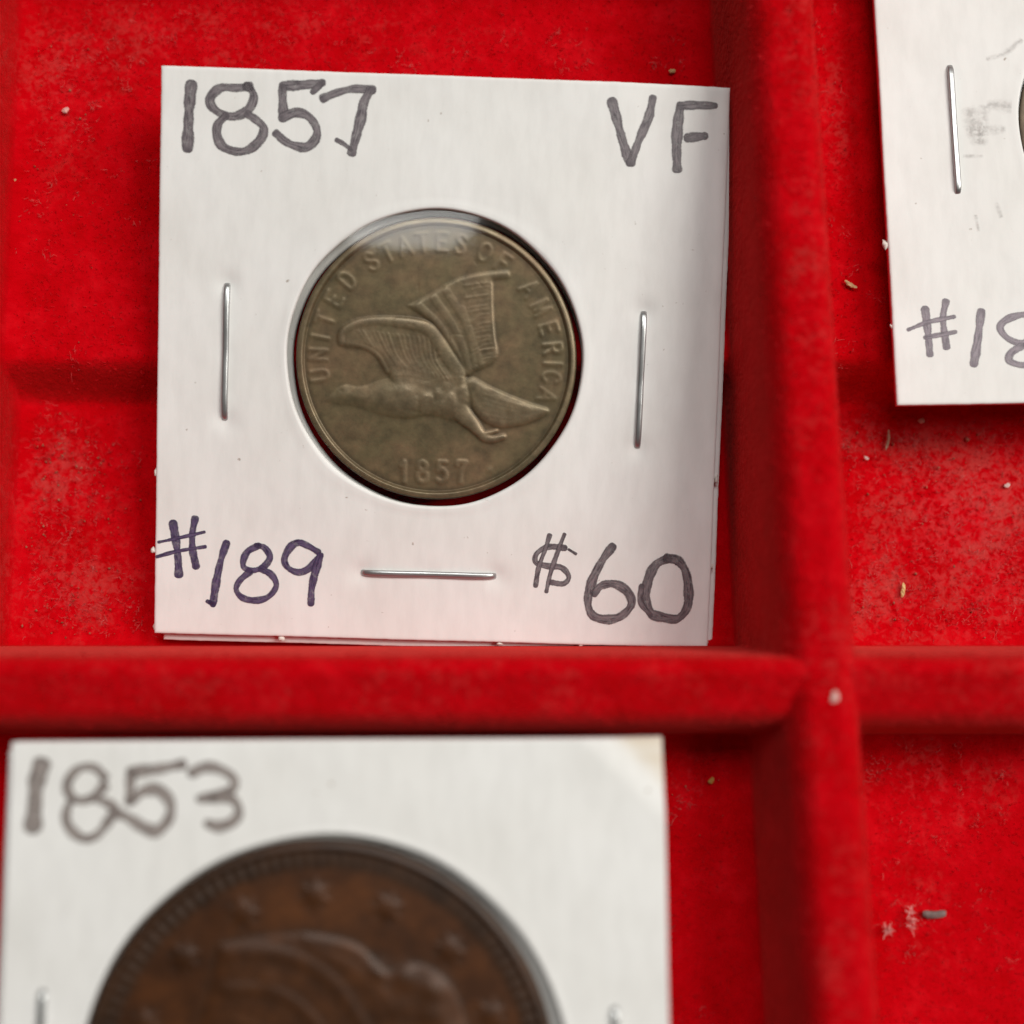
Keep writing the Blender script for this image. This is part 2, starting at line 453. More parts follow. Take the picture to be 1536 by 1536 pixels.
# short standing flock of the compartment floors
n = 60000
x = rng.uniform(-38, 40, n); y = rng.uniform(-36, 40, n)
z, on = surf(x, y)
keep = ~on & ~((x < 8) & (y < -15.5) & (x > -29)) & ~((np.abs(x+4.9) < 18) & (y > -7) & (y < 28))
P = np.stack([x, y, z-0.05], 1)[keep]
fc = V[FQ].mean(1)                                    # and of the divider tops
sel = np.where((ownq > 0) & (fc[:, 2] > TOP-2.2) & (np.abs(fc[:, 0]) < 40) & (np.abs(fc[:, 1]) < 38))[0]
e1 = V[FQ[sel, 1]]-V[FQ[sel, 0]]; e2 = V[FQ[sel, 3]]-V[FQ[sel, 0]]
ar = np.linalg.norm(np.cross(e1, e2), axis=1)
pick = rng.choice(len(sel), 16000, p=ar/ar.sum())
P = np.vstack([P, V[FQ[sel[pick], 0]]+e1[pick]*rng.uniform(0, 1, (16000, 1))+e2[pick]*rng.uniform(0, 1, (16000, 1))-np.array([0, 0, 0.05])])
tag(fibres('flock_pile', P, 0.28, 0.020, 0.8, M_FUZZ, tray, PIT-1, 0.5), kind='stuff')

# loose lint and dust gathered on the floors
def clump(cx, cy, sx, sy, m):
    return rng.normal(cx, sx, m), rng.normal(cy, sy, m)
pts = []
for cx, cy, sx, sy, m in [(-31, 30, 2.8, 4.0, 420), (-27, 33, 3.0, 2.5, 220), (-30, 20, 3.5, 5, 180), (-31.5, 4.5, 2.2, 1.8, 650), (-31, -1, 2.8, 3.5, 800), (-29.5, -6, 3.0, 1.8, 500),
                         (-10, 34, 9, 1.4, 260), (8, 33, 4, 1.4, 120), (22.6, 28, 0.7, 6, 160), (23, 15, .8, 6, 90), (30, 6.3, 5.0, 0.9, 700), (27, 3, 2.8, 2.5, 700), (34, 1, 4.5, 5, 1800), (27, -5, 3, 2.6, 900), (33, -7, 3.5, 1.0, 300),
                         (26, -16.5, 2.6, 1.2, 260), (29, -22, 4, 4, 240), (26, -26, 1.8, 2.5, 120), (30, -30, 4, 3, 120), (12, -18, 1.6, 3, 120), (11, -27, 1.5, 5, 60)]:
    m = m*4//10
    cxs = rng.normal(cx, sx, max(4, m//7)); cys = rng.normal(cy, sy, len(cxs))
    idx = rng.integers(0, len(cxs), m)
    pts.append(np.stack([cxs[idx]+rng.normal(0, 0.3, m), cys[idx]+rng.normal(0, 0.3, m)], 1))
pts = np.concatenate(pts)
z, on = surf(pts[:, 0], pts[:, 1])
P = np.stack([pts[:, 0], pts[:, 1], z+rng.uniform(0.05, 0.22, len(z))], 1)[~on]
lint = tag(fibres('lint', P, 0.45, 0.018, 0.25, M_LINT, None, 0, 0.9), 'pale pink lint caught in the red flock of the compartments', 'lint', kind='stuff')

def grains(name, P, size, mat):
    n = len(P)
    base = np.array([[1, 0, 0], [-1, 0, 0], [0, 1, 0], [0, -1, 0], [0, 0, 1], [0, 0, -1]], float)
    fc = np.array([[0, 2, 4], [2, 1, 4], [1, 3, 4], [3, 0, 4], [2, 0, 5], [1, 2, 5], [3, 1, 5], [0, 3, 5]])
    s = size*rng.lognormal(0, 0.4, n)[:, None, None]
    vv = base[None]*s*rng.uniform(0.5, 1.3, (n, 6, 1))+P[:, None, :]
    a = rng.uniform(0, 6.28, n)
    f = (np.arange(n)*6)[:, None, None]+fc[None]
    return mesh_obj(name, vv.reshape(-1, 3), f.reshape(-1, 3), mat, None, smooth=False)
pts = []
for cx, cy, sx, sy, m in [(-32, 4.3, 1.8, 1.4, 170), (-30.5, -1, 2.6, 3, 110), (-30, -6.5, 3, 1.2, 90), (30, 6.0, 5, 0.8, 110), (26, 1, 2, 3, 60), (33, 0, 5, 5, 130), (26, -6.5, 2.2, 1.0, 60), (-32, 30, 2, 4, 40), (-32, 24, 2, 4, 20), (12.5, -18, 1.2, 3, 14)]:
    pts.append(np.stack([rng.normal(cx, sx, m), rng.normal(cy, sy, m)], 1))
pts = np.concatenate(pts); z, on = surf(pts[:, 0], pts[:, 1])
P = np.stack([pts[:, 0], pts[:, 1], z+rng.uniform(0.05, 0.3, len(z))], 1)[~on]
tag(grains('dust', P[::2], 0.055, M_DUST), 'brown dust grains gathered in the corners of the tray floor', 'dust', kind='stuff')

# handwriting as pen strokes: (width, points) in millimetres on the card
INK = {
 'A_year': [
  (0.63, [(-17.02, 17.87), (-17.11, 16.79), (-17.18, 15.12), (-17.21, 13.68)]),
  (0.51, [(-13.13, 17.86), (-13.97, 17.74), (-15.06, 17.70), (-15.72, 17.08), (-15.65, 16.49), (-14.92, 15.97), (-14.07, 15.88), (-13.22, 16.33), (-12.87, 17.06), (-13.00, 17.59), (-13.37, 17.90)]),
  (0.51, [(-14.73, 15.86), (-15.21, 15.31), (-15.26, 14.59), (-14.88, 13.88), (-13.91, 13.56), (-13.06, 13.76), (-12.34, 14.45), (-12.17, 15.17), (-12.61, 15.64), (-13.22, 16.03)]),
  (0.53, [(-10.95, 17.99), (-9.74, 18.07), (-8.35, 18.27)]),
  (0.36, [(-8.41, 18.17), (-8.95, 17.65)]),
  (0.53, [(-10.97, 17.84), (-10.93, 17.01), (-10.86, 16.12)]),
  (0.51, [(-10.97, 15.87), (-10.07, 16.26), (-9.22, 16.05), (-8.65, 15.30), (-8.70, 14.57), (-9.30, 14.01), (-10.15, 14.10), (-10.76, 14.38), (-11.32, 14.84)]),
  (0.46, [(-8.27, 17.25), (-7.31, 17.67), (-6.22, 17.95), (-4.94, 17.94)]),
  (0.56, [(-5.13, 17.87), (-5.53, 17.08), (-5.69, 16.12), (-5.97, 14.91), (-6.25, 13.76)]),
  (0.24, [(-6.31, 13.94), (-6.75, 14.28), (-7.30, 14.56)]),
 ],
 'A_grade': [
  (0.56, [(11.04, 17.76), (11.42, 16.59), (11.90, 15.05), (12.41, 13.76)]),
  (0.52, [(12.46, 13.74), (12.94, 15.20), (13.55, 16.79), (13.79, 18.06)]),
  (0.61, [(15.67, 17.64), (15.54, 16.25), (15.53, 14.81), (15.62, 13.48)]),
  (0.47, [(15.67, 17.64), (16.46, 17.73), (18.00, 17.78)]),
  (0.54, [(16.24, 15.56), (17.40, 15.74)]),
 ],
 'A_number': [
  (0.47, [(-17.85, -11.44), (-17.62, -12.75), (-17.48, -13.86), (-17.41, -14.99)]),
  (0.42, [(-16.35, -11.09), (-16.52, -12.09), (-16.50, -13.21), (-16.24, -14.39)]),
  (0.20, [(-18.80, -12.78), (-17.32, -12.42), (-15.72, -12.00)]),
  (0.22, [(-18.91, -13.78), (-17.55, -13.37), (-15.64, -13.00)]),
  (0.45, [(-14.20, -12.71), (-14.57, -13.91), (-14.86, -15.42), (-15.06, -16.93)]),
  (0.30, [(-15.42, -16.75), (-15.02, -16.93)]),
  (0.37, [(-11.99, -12.81), (-12.73, -13.23), (-13.03, -13.86), (-12.96, -14.36), (-12.33, -14.53), (-11.59, -14.20), (-11.23, -13.56), (-11.62, -12.95), (-12.18, -12.81)]),
  (0.38, [(-12.58, -14.62), (-13.25, -15.25), (-13.49, -15.88), (-13.05, -16.43), (-12.17, -16.59), (-11.31, -16.32), (-10.76, -15.55), (-11.09, -14.81), (-11.84, -14.39)]),
  (0.41, [(-7.95, -13.12), (-8.64, -12.74), (-9.27, -12.53), (-9.82, -12.83), (-10.24, -13.66), (-9.98, -14.28), (-9.23, -14.57), (-8.49, -14.23), (-7.86, -13.46)]),
  (0.45, [(-7.79, -13.36), (-8.11, -14.47), (-8.34, -15.61), (-8.38, -16.68)]),
 ],
 'A_price': [
  (0.33, [(8.90, -12.38), (7.77, -12.33), (6.98, -12.79), (6.93, -13.42), (7.69, -13.65), (8.70, -13.74), (9.22, -14.36), (8.86, -14.85), (8.00, -14.77)]),
  (0.27, [(7.81, -11.53), (7.53, -12.52), (7.13, -13.79), (6.96, -15.05)]),
  (0.27, [(8.81, -11.46), (8.41, -12.62), (7.96, -14.14), (7.72, -15.41)]),
  (0.16, [(9.15, -12.47), (9.66, -12.77)]),
  (0.50, [(12.15, -12.20), (11.49, -13.16), (10.85, -14.56), (10.59, -15.96), (10.94, -16.96), (11.95, -17.24), (12.95, -16.96), (13.61, -16.12), (13.26, -15.25), (12.37, -14.77), (11.49, -14.92), (11.01, -15.44)]),
  (0.53, [(16.06, -12.90), (15.20, -13.37), (14.70, -14.45), (14.62, -15.72), (14.98, -16.72), (15.84, -17.01), (16.85, -17.07), (17.49, -16.27), (17.53, -15.00), (17.26, -13.75), (16.70, -13.04), (15.94, -12.91)]),
  (0.30, [(14.25, -14.84), (14.23, -15.98), (14.96, -16.87)]),
 ],
 'B_year': [
  (0.83, [(-17.20, 17.79), (-17.47, 16.66), (-17.54, 15.31), (-17.59, 14.18)]),
  (0.48, [(-13.51, 16.98), (-14.11, 17.55), (-15.03, 17.50), (-15.64, 16.77), (-15.56, 16.09), (-14.97, 15.69), (-14.17, 15.85), (-13.50, 16.53)]),
  (0.48, [(-15.43, 15.69), (-15.69, 14.96), (-15.49, 14.17), (-14.67, 13.55), (-13.87, 13.71), (-13.21, 14.50), (-12.88, 15.17), (-13.36, 15.57), (-14.11, 15.83)]),
  (0.55, [(-12.02, 17.31), (-10.64, 17.42), (-8.98, 17.72)]),
  (0.52, [(-11.96, 17.20), (-12.00, 16.40), (-12.04, 15.67)]),
  (0.57, [(-11.98, 15.61), (-11.30, 16.17), (-10.39, 16.28), (-9.68, 15.60), (-9.66, 14.70), (-10.33, 13.97), (-11.13, 14.15), (-12.07, 14.71), (-12.74, 14.98)]),
  (0.52, [(-8.45, 17.23), (-7.54, 17.57), (-6.49, 17.28), (-5.91, 16.71), (-6.24, 16.15), (-7.16, 15.87), (-7.90, 15.76)]),
  (0.52, [(-7.10, 15.83), (-6.00, 15.69), (-5.65, 15.01), (-5.98, 14.45), (-6.78, 14.18), (-7.41, 14.35)]),
 ],
 'C_number': [
  (0.45, [(-16.82, -12.47), (-16.72, -13.97), (-16.67, -15.60)]),
  (0.41, [(-15.38, -11.98), (-15.65, -13.22), (-15.52, -15.14)]),
  (0.26, [(-18.02, -13.89), (-16.69, -13.40), (-14.89, -13.05)]),
  (0.26, [(-16.93, -14.45), (-14.86, -14.10)]),
  (0.49, [(-13.05, -12.73), (-13.39, -14.61), (-13.76, -16.32)]),
  (0.41, [(-9.66, -13.33), (-10.20, -12.99), (-11.34, -13.30), (-11.85, -13.87), (-11.34, -14.64), (-10.31, -14.95), (-9.54, -14.29), (-9.58, -13.52)]),
  (0.41, [(-10.44, -15.14), (-11.21, -15.60), (-11.35, -16.17), (-10.41, -16.47), (-9.48, -16.20), (-9.52, -15.44), (-10.15, -15.05)]),
 ],
 'C_smudge': [
  (1.15, [(-12.96, 1.26), (-12.69, -0.54)]),
  (0.88, [(-11.99, 1.45), (-12.32, -0.75)]),
  (0.96, [(-11.39, 1.84), (-10.26, 1.62)]),
  (0.76, [(-13.05, -0.14), (-10.93, 0.03)]),
  (0.30, [(-13.53, -1.82), (-12.39, -1.84)]),
  (0.42, [(-11.46, 5.17), (-10.28, 5.56), (-9.16, 6.45)]),
  (0.34, [(-11.57, -5.32), (-11.34, -6.11)]),
  (0.26, [(-13.04, -6.08), (-12.91, -7.06)]),
 ],
}

# ------------------------------------------------------------------ coins
NH = 620
_g = np.linspace(-1.0, 1.0, NH)
HX, HY = np.meshgrid(_g, _g, indexing='xy')            # unit disc coordinates, HY up

def catmull(p, step):
    p = np.asarray(p, float)
    if len(p) < 3:
        n = max(2, int(np.linalg.norm(p[-1]-p[0])/step)+1)
        return p[0]+(p[-1]-p[0])*np.linspace(0, 1, n)[:, None]
    q = np.vstack([2*p[0]-p[1], p, 2*p[-1]-p[-2]]); out = []
    for i in range(1, len(q)-2):
        n = max(2, int(np.linalg.norm(q[i+1]-q[i])/step))
        t = np.linspace(0, 1, n, endpoint=False)[:, None]
        out.append(0.5*((2*q[i])+(-q[i-1]+q[i+1])*t+(2*q[i-1]-5*q[i]+4*q[i+1]-q[i+2])*t*t+(-q[i-1]+3*q[i]-3*q[i+1]+q[i+2])*t**3))
    out.append(q[-2][None]); return np.vstack(out)

def seg_dist(pl, pad=0.2, closed=False):
    """distance to a polyline, only near its box (elsewhere 9), and the share of the way along it"""
    pl = np.asarray(pl, float)
    if closed: pl = np.vstack([pl, pl[:1]])
    D = np.full(HX.shape, 9.0); T = np.zeros(HX.shape)
    x0, y0 = pl.min(0)-pad; x1, y1 = pl.max(0)+pad
    i0, i1 = np.searchsorted(_g, [y0, y1]); j0, j1 = np.searchsorted(_g, [x0, x1])
    sx = HX[i0:i1, j0:j1]; sy = HY[i0:i1, j0:j1]
    d = np.full(sx.shape, 9.0); tt = np.zeros(sx.shape); m = len(pl)-1
    for k in range(m):
        a, b = pl[k], pl[k+1]; ab = b-a; L = max(ab@ab, 1e-12)
        t = np.clip(((sx-a[0])*ab[0]+(sy-a[1])*ab[1])/L, 0, 1)
        dd = np.hypot(sx-a[0]-t*ab[0], sy-a[1]-t*ab[1])
        better = dd < d
        d = np.where(better, dd, d); tt = np.where(better, (k+t)/m, tt)
    D[i0:i1, j0:j1] = d; T[i0:i1, j0:j1] = tt
    return D, T

def inside(pl):
    pl = np.asarray(pl, float); r = np.zeros(HX.shape, bool)
    for k in range(len(pl)):
        a, b = pl[k], pl[(k+1) % len(pl)]
        if a[1] == b[1]: continue
        c = ((a[1] > HY) != (b[1] > HY)) & (HX < (b[0]-a[0])*(HY-a[1])/(b[1]-a[1])+a[0])
        r ^= c
    return r

def blob(pl, w):
    """0 outside a closed outline, rising smoothly to 1 at depth w inside"""
    pl = catmull(list(pl)+[pl[0]], 0.03)[:-1]
    d, _ = seg_dist(pl, 0.3, closed=True)
    return np.where(inside(pl), np.sin(np.clip(d/w, 0, 1)*np.pi/2), 0.0)

def stroke(pl, r0, r1=None, step=0.02):
    r1 = r0 if r1 is None else r1
    d, t = seg_dist(catmull(pl, step), 0.15)
    r = r0+(r1-r0)*t
    return np.sqrt(np.clip(1-(d/r)**2, 0, 1))

def blur(h, s):
    k = np.arange(-int(3*s)-1, int(3*s)+2); w = np.exp(-k*k/(2*s*s)); w /= w.sum()
    h = np.apply_along_axis(lambda v: np.convolve(v, w, 'same'), 0, h)
    return np.apply_along_axis(lambda v: np.convolve(v, w, 'same'), 1, h)

# capitals and figures as pen strokes in a box 0..1 wide, 0..1 high
GLYPH = {
 'U': [[(.12, 1), (.12, .3), (.3, .03), (.7, .03), (.88, .3), (.88, 1)]], 'N': [[(.1, 0), (.1, 1)], [(.1, 1), (.9, 0)], [(.9, 0), (.9, 1)]],
 'I': [[(.5, 0), (.5, 1)]], 'T': [[(.5, 0), (.5, 1)], [(.05, 1), (.95, 1)]], 'E': [[(.15, 0), (.15, 1)], [(.15, 1), (.9, 1)], [(.15, .5), (.7, .5)], [(.15, 0), (.9, 0)]],
 'D': [[(.15, 0), (.15, 1)], [(.15, 1), (.55, 1), (.88, .75), (.88, .25), (.55, 0), (.15, 0)]], 'S': [[(.85, .82), (.6, 1), (.3, .97), (.15, .75), (.4, .55), (.75, .42), (.87, .2), (.6, 0), (.3, .02), (.12, .2)]],
 'A': [[(.02, 0), (.5, 1)], [(.5, 1), (.98, 0)], [(.22, .36), (.78, .36)]], 'O': [[(.5, 1), (.18, .85), (.08, .5), (.18, .15), (.5, 0), (.82, .15), (.92, .5), (.82, .85), (.5, 1)]],
 'F': [[(.15, 0), (.15, 1)], [(.15, 1), (.9, 1)], [(.15, .52), (.7, .52)]], 'M': [[(.05, 0), (.12, 1)], [(.12, 1), (.5, .1)], [(.5, .1), (.88, 1)], [(.88, 1), (.95, 0)]],
 'R': [[(.15, 0), (.15, 1)], [(.15, 1), (.65, 1), (.85, .78), (.65, .53), (.15, .53)], [(.5, .53), (.92, 0)]], 'C': [[(.88, .8), (.6, 1), (.25, .88), (.1, .5), (.25, .12), (.6, 0), (.88, .2)]],
 '1': [[(.25, .8), (.5, 1)], [(.5, 1), (.5, 0)]], '8': [[(.5, 1), (.22, .88), (.25, .65), (.5, .54), (.75, .65), (.78, .88), (.5, 1)], [(.5, .54), (.15, .4), (.15, .12), (.5, 0), (.85, .12), (.85, .4), (.5, .54)]],
 '5': [[(.8, 1), (.28, 1)], [(.28, 1), (.22, .55)], [(.22, .55), (.5, .65), (.82, .48), (.84, .2), (.5, 0), (.15, .12)]], '7': [[(.15, .85), (.2, 1), (.85, 1)], [(.85, 1), (.5, .5), (.42, 0)]],
}
def glyph(ch, cx, cy, w, h, rot, pen):
    out = np.zeros(HX.shape); c, s = math.cos(rot), math.sin(rot)
    for pl in GLYPH[ch]:
        q = [((a-.5)*w, (b-.5)*h) for a, b in pl]
        q = [(cx+c*a-s*b, cy+s*a+c*b) for a, b in q]
        out = np.maximum(out, stroke(q, pen, step=0.015))
    return out

def zp(pts, cx, cy, r): return [((a-cx)/r, -(b-cy)/r) for a, b in pts]

def eagle_relief():
    Q = lambda pts: zp(pts, 783, 791, 650)
    H = np.zeros(HX.shape)
    def smax(a, b, k=0.035): return 0.5*(a+b+np.sqrt((a-b)**2+k*k))-0.5*k
    def bump_at(cx, cy, r, a, ry=None):
        c = zp([(cx, cy)], 783, 791, 650)[0]
        return a*np.exp(-((HX-c[0])/(r/650))**2-((HY-c[1])/((ry or r)/650))**2)
    mott = wob(HX*14, HY*11, 1.0)*0.5+wob(HX*27, HY*23, 1.0, 2.0)*0.5
    scal = np.zeros(HX.shape)                             # ruffled small feathers
    for _ in range(150):
        c0 = (random.uniform(330, 1000), random.uniform(860, 1080)); r0 = random.uniform(9, 17)/650
        c = zp([c0], 783, 791, 650)[0]
        i0, i1 = np.searchsorted(_g, [c[1]-3*r0, c[1]+3*r0]); j0, j1 = np.searchsorted(_g, [c[0]-3*r0, c[0]+3*r0])
        dd = ((HX[i0:i1, j0:j1]-c[0])/r0/1.25)**2+((HY[i0:i1, j0:j1]-c[1])/r0)**2
        scal[i0:i1, j0:j1] = np.maximum(scal[i0:i1, j0:j1], np.exp(-dd)*random.uniform(0.3, 1.0))
    # far wing, raised behind
    fw = Q([(640, 545), (730, 500), (820, 450), (900, 420), (1000, 402), (1110, 396), (1048, 425), (1038, 500), (1044, 580), (1052, 680), (1072, 765), (1030, 818), (960, 850), (915, 870), (870, 780), (810, 690), (740, 610)])
    B = blob(fw, 0.035)
    feat = np.zeros(HX.shape)
    for k in range(19):
        y0 = 432+k*20.5+random.uniform(-4, 4)
        feat = np.maximum(feat, stroke(Q([(925+k*3+random.uniform(-25, 25), y0+18), (975+k*2, y0+8), (1050+k*1.3, y0)]), 0.009)*random.uniform(0.3, 1.0))
    for pl in ([(700, 545), (800, 640), (870, 760), (905, 850)], [(770, 510), (850, 620), (900, 720), (935, 830)], [(830, 480), (900, 590), (940, 690), (962, 830)], [(900, 560), (950, 700), (990, 810)]):
        feat = np.maximum(feat, stroke(Q(pl), 0.030, 0.022)*0.9)
    H = np.maximum(H, B*(0.098+0.034*feat+0.014*mott))
    H = np.maximum(H, stroke(Q([(1032, 445), (1034, 560), (1043, 680), (1052, 755), (1018, 800)]), 0.017)*(0.112+0.012*mott))
    H = np.maximum(H, stroke(Q([(1105, 399), (1000, 410), (900, 432), (830, 465)]), 0.028)*0.098)
    # near wing, stretched forward
    nw = Q([(335, 690), (350, 645), (430, 608), (520, 598), (620, 602), (710, 614), (768, 640), (820, 712), (866, 785), (920, 862), (900, 950), (800, 965), (690, 950), (585, 925), (548, 840), (505, 775), (445, 745), (355, 738)])
    B = blob(nw, 0.05)
    feat = np.zeros(HX.shape)
    for k in range(17):
        u = k/16
        feat = np.maximum(feat, stroke(Q([(420+u*370, 660+u*40), (470+u*330, 735+u*70+random.uniform(-8, 8)), (515+u*340, 800+u*88)]), 0.010)*random.uniform(0.25, 0.9))
    py = 791-HY*650
    join = 0.075*sstep(py, 760, 900)*sstep(HX*650+783, 480, 620)
    H = np.where(B > 0, np.maximum(H*(1-B), B*(0.098+0.034*feat+0.014*mott+join)), H)
    H = np.maximum(H, stroke(Q([(345, 712), (350, 668), (420, 628), (520, 618), (600, 622), (660, 630)]), 0.028, 0.044)*0.140)
    H = np.maximum(H, stroke(Q([(600, 622), (680, 632), (745, 655), (790, 712), (835, 785), (880, 850)]), 0.042, 0.066)*(0.175+0.01*mott))
    H = np.maximum(H, stroke(Q([(352, 716), (446, 732), (512, 772), (556, 845)]), 0.020)*0.105)
    # head, body and tail
    body = Q([(262, 984), (288, 956), (318, 926), (362, 908), (408, 917), (455, 912), (530, 885), (640, 868), (770, 890), (880, 880), (930, 890), (960, 960), (930, 1040), (880, 1078), (800, 1060), (740, 1050), (640, 1064), (540, 1050), (470, 1030), (410, 1010), (350, 1002), (300, 994)])
    B = blob(body, 0.13)
    px = HX*650+783
    plump = 0.105+0.12*sstep(px, 400, 640)
    amt = sstep(px, 380, 760)
    H = np.where(B > 0, smax(H, 0.022+B*plump*(0.85+0.15*amt)+(0.020*mott+(0.014+0.024*amt)*scal)*B), H)
    lumps = 0
    for (cx, cy, r, a) in [(640, 965, 75, .060), (590, 930, 40, .02), (355, 942, 36, .045), (300, 965, 20, .02), (440, 935, 40, .03), (520, 980, 46, .02), (735, 905, 20, .035), (748, 965, 18, .035), (738, 1030, 20, .035), (705, 900, 16, .03),
                           (830, 912, 22, .05), (850, 980, 26, .045), (905, 930, 22, .04), (790, 940, 18, .03), (800, 1005, 20, .035), (870, 1010, 24, .03), (770, 1000, 14, .03), (930, 905, 22, .04), (900, 880, 24, .05), (960, 935, 18, .03)]:
        lumps = lumps+bump_at(cx, cy, r, a)
    H += lumps*(H > 0.02)
    H -= bump_at(342, 938, 9, .03)+bump_at(700, 985, 14, .04, 60)+bump_at(880, 950, 12, .035, 40)+bump_at(770, 970, 10, .03, 30)
    tail = Q([(900, 890), (950, 868), (1010, 900), (1090, 942), (1200, 985), (1312, 1025), (1250, 1072), (1170, 1098), (1080, 1110), (1010, 1085), (960, 1040), (930, 980)])
    B = blob(tail, 0.045)
    feat = np.zeros(HX.shape)
    for k in range(6):
        feat = np.maximum(feat, stroke(Q([(1000, 950+k*24), (1120, 990+k*18), (1270, 1024+k*5)]), 0.011)*random.uniform(0.2, 0.8))
    H = np.where(B > 0, np.maximum(H, B*(0.132+0.016*feat+0.022*mott)), H)
    H += (bump_at(1040, 1028, 66, .065)+bump_at(1185, 1035, 62, .045)+bump_at(1110, 985, 40, .02)+bump_at(985, 940, 34, .03))*(H > 0.02)
    H -= bump_at(1112, 1045, 16, .03, 50)
    H = np.maximum(H, stroke(Q([(945, 902), (1018, 932), (1105, 968), (1212, 1006), (1290, 1028)]), 0.036, 0.020)*0.130)
    # leg and claw
    H = np.maximum(H, stroke(Q([(868, 990), (900, 1040), (945, 1085), (985, 1130)]), 0.085, 0.034)*(0.215+0.012*mott))
    H = np.maximum(H, stroke(Q([(970, 1110), (1000, 1148), (1042, 1160), (1092, 1148)]), 0.036, 0.022)*0.16)
    H = np.maximum(H, stroke(Q([(1005, 1135), (1040, 1128), (1062, 1120)]), 0.018, 0.012)*0.13)
    # the legend round the rim and the date
    L = np.zeros(HX.shape)
    for txt, rad, angs in (('UNITED', .845, (188, 178, 169.5, 160.5, 150, 139)), ('STATES', .83, (124, 115, 106, 97, 87.5, 78)), ('OF', .83, (65.7, 55.5)), ('AMERICA', .83, (37.3, 26.4, 15.6, 5.6, -2, -8.6, -18))):
        for ch, a in zip(txt, angs):
            a = math.radians(a)
            L = np.maximum(L, glyph(ch, rad*math.cos(a), rad*math.sin(a), .085, .125, a-math.pi/2, .0145)*random.uniform(0.8, 1.0))
    for ch, xx in zip('1857', (632, 716, 806, 898)):
        c = zp([(xx, 1313)], 783, 791, 650)[0]
        L = np.maximum(L, glyph(ch, c[0], c[1], .090, .145, -0.02, .019)*1.1)
    H = np.maximum(H, L*(0.062+0.014*wob(HX, HY, 9.0)))
    H = np.maximum(H, bump_at(1030, 1302, 12, .05))
    worn = blur(H, 5.0)                                   # rubbed flat in places
    k = np.clip(0.5+0.5*wob(HX, HY, 5.0, 1.0), 0, 1)
    nicks = np.zeros(HX.shape)
    for _ in range(46):                                   # knocks and scratches of circulation
        a, r, l, t = random.uniform(0, 6.28), random.uniform(0, .85), random.uniform(.01, .07), random.uniform(0, 6.28)
        x0, y0 = r*math.cos(a), r*math.sin(a)
        nicks = np.maximum(nicks, stroke([(x0, y0), (x0+l*math.cos(t), y0+l*math.sin(t))], random.uniform(.004, .008))*random.uniform(.2, 1))
    return blur(H*(1-0.35*k)+worn*0.35*k-0.022*nicks, 1.6)

def star_pts(cx, cy, r, rot):
    return [(cx+(r if k % 2 == 0 else r*.45)*math.cos(rot+k*math.pi/6), cy+(r if k % 2 == 0 else r*.45)*math.sin(rot+k*math.pi/6)) for k in range(12)]

def liberty_relief():
    Q = lambda pts: zp(pts, 490, 1615, 360)
    H = np.zeros(HX.shape)
    rr = np.hypot(HX, HY); th = np.arctan2(HY, HX)
    dent = (np.sin(th*116) > -0.15)*sstep(rr, .885, .90)*(1-sstep(rr, .95, .965))
    H = np.maximum(H, dent*(0.06+0.03*np.sin(th*3+1.0)))
    for a in (185, 161.5, 138, 115, 92, 68.5, 45, 21.5, -2, -25, 208):
        cx, cy = .775*math.cos(math.radians(a)), .775*math.sin(math.radians(a))
        d = np.hypot(HX-cx, HY-cy)
        p = star_pts(cx, cy, .074, math.radians(a))
        H = np.maximum(H, np.where(inside(p), 0.06+0.10*np.clip(1-d/.06, 0, 1), 0))
    head = Q([(336, 1412), (400, 1400), (475, 1396), (545, 1412), (590, 1450), (640, 1440), (690, 1475), (712, 1550), (695, 1640), (620, 1720), (585, 1800), (600, 1870), (470, 1905), (380, 1870), (375, 1790), (330, 1775), (318, 1735), (300, 1700), (285, 1660), (318, 1600), (312, 1530), (325, 1470)])
    B = blob(head, 0.10)
    H = np.where(B > 0, np.maximum(H, 0.05+0.13*B), H)
    g = np.zeros(HX.shape)
    # the coronet's edge, then hair combed back in fine strands
    for pl, r in (([(340, 1418), (430, 1424), (505, 1462), (560, 1536), (590, 1600)], 0.032), ([(345, 1475), (420, 1480), (480, 1520), (530, 1600)], 0.028), ([(470, 1402), (540, 1420), (585, 1458)], 0.030)):
        g = np.maximum(g, stroke(Q(pl), r, r*0.8))
    for k in range(12):
        o = k*9.0
        g = np.maximum(g, 0.6*stroke(Q([(470+o*0.5, 1412+o*0.25), (545+o*0.3, 1440+o*0.6), (600-o*0.1, 1500+o), (620-o*0.5, 1590+o)]), 0.010))
        g = np.maximum(g, 0.5*stroke(Q([(360+o, 1520+o*0.3), (430+o*0.8, 1545+o*0.5), (500+o*0.4, 1620+o)]), 0.010))
    H += 0.055*g*(B > 0)
    for (cx, cy, r, a) in [(578, 1448, 15, .11), (620, 1458, 17, .16), (664, 1476, 17, .18), (660, 1512, 19, .16), (690, 1545, 20, .14), (640, 1560, 22, .12), (675, 1590, 20, .12), (412, 1462, 12, .05), (610, 1500, 16, .08)]:
        c = zp([(cx, cy)], 490, 1615, 360)[0]
        H += a*np.exp(-((HX-c[0])**2+(HY-c[1])**2)/(r/360)**2)
    return blur(H, 1.6)

def samp(h, u, v):
    fx = np.clip((u+1)/2*(NH-1), 0, NH-1.001); fy = np.clip((v+1)/2*(NH-1), 0, NH-1.001)
    i = fy.astype(int); j = fx.astype(int); a = fy-i; b = fx-j
    return h[i, j]*(1-a)*(1-b)+h[i, j+1]*(1-a)*b+h[i+1, j]*a*(1-b)+h[i+1, j+1]*a*b

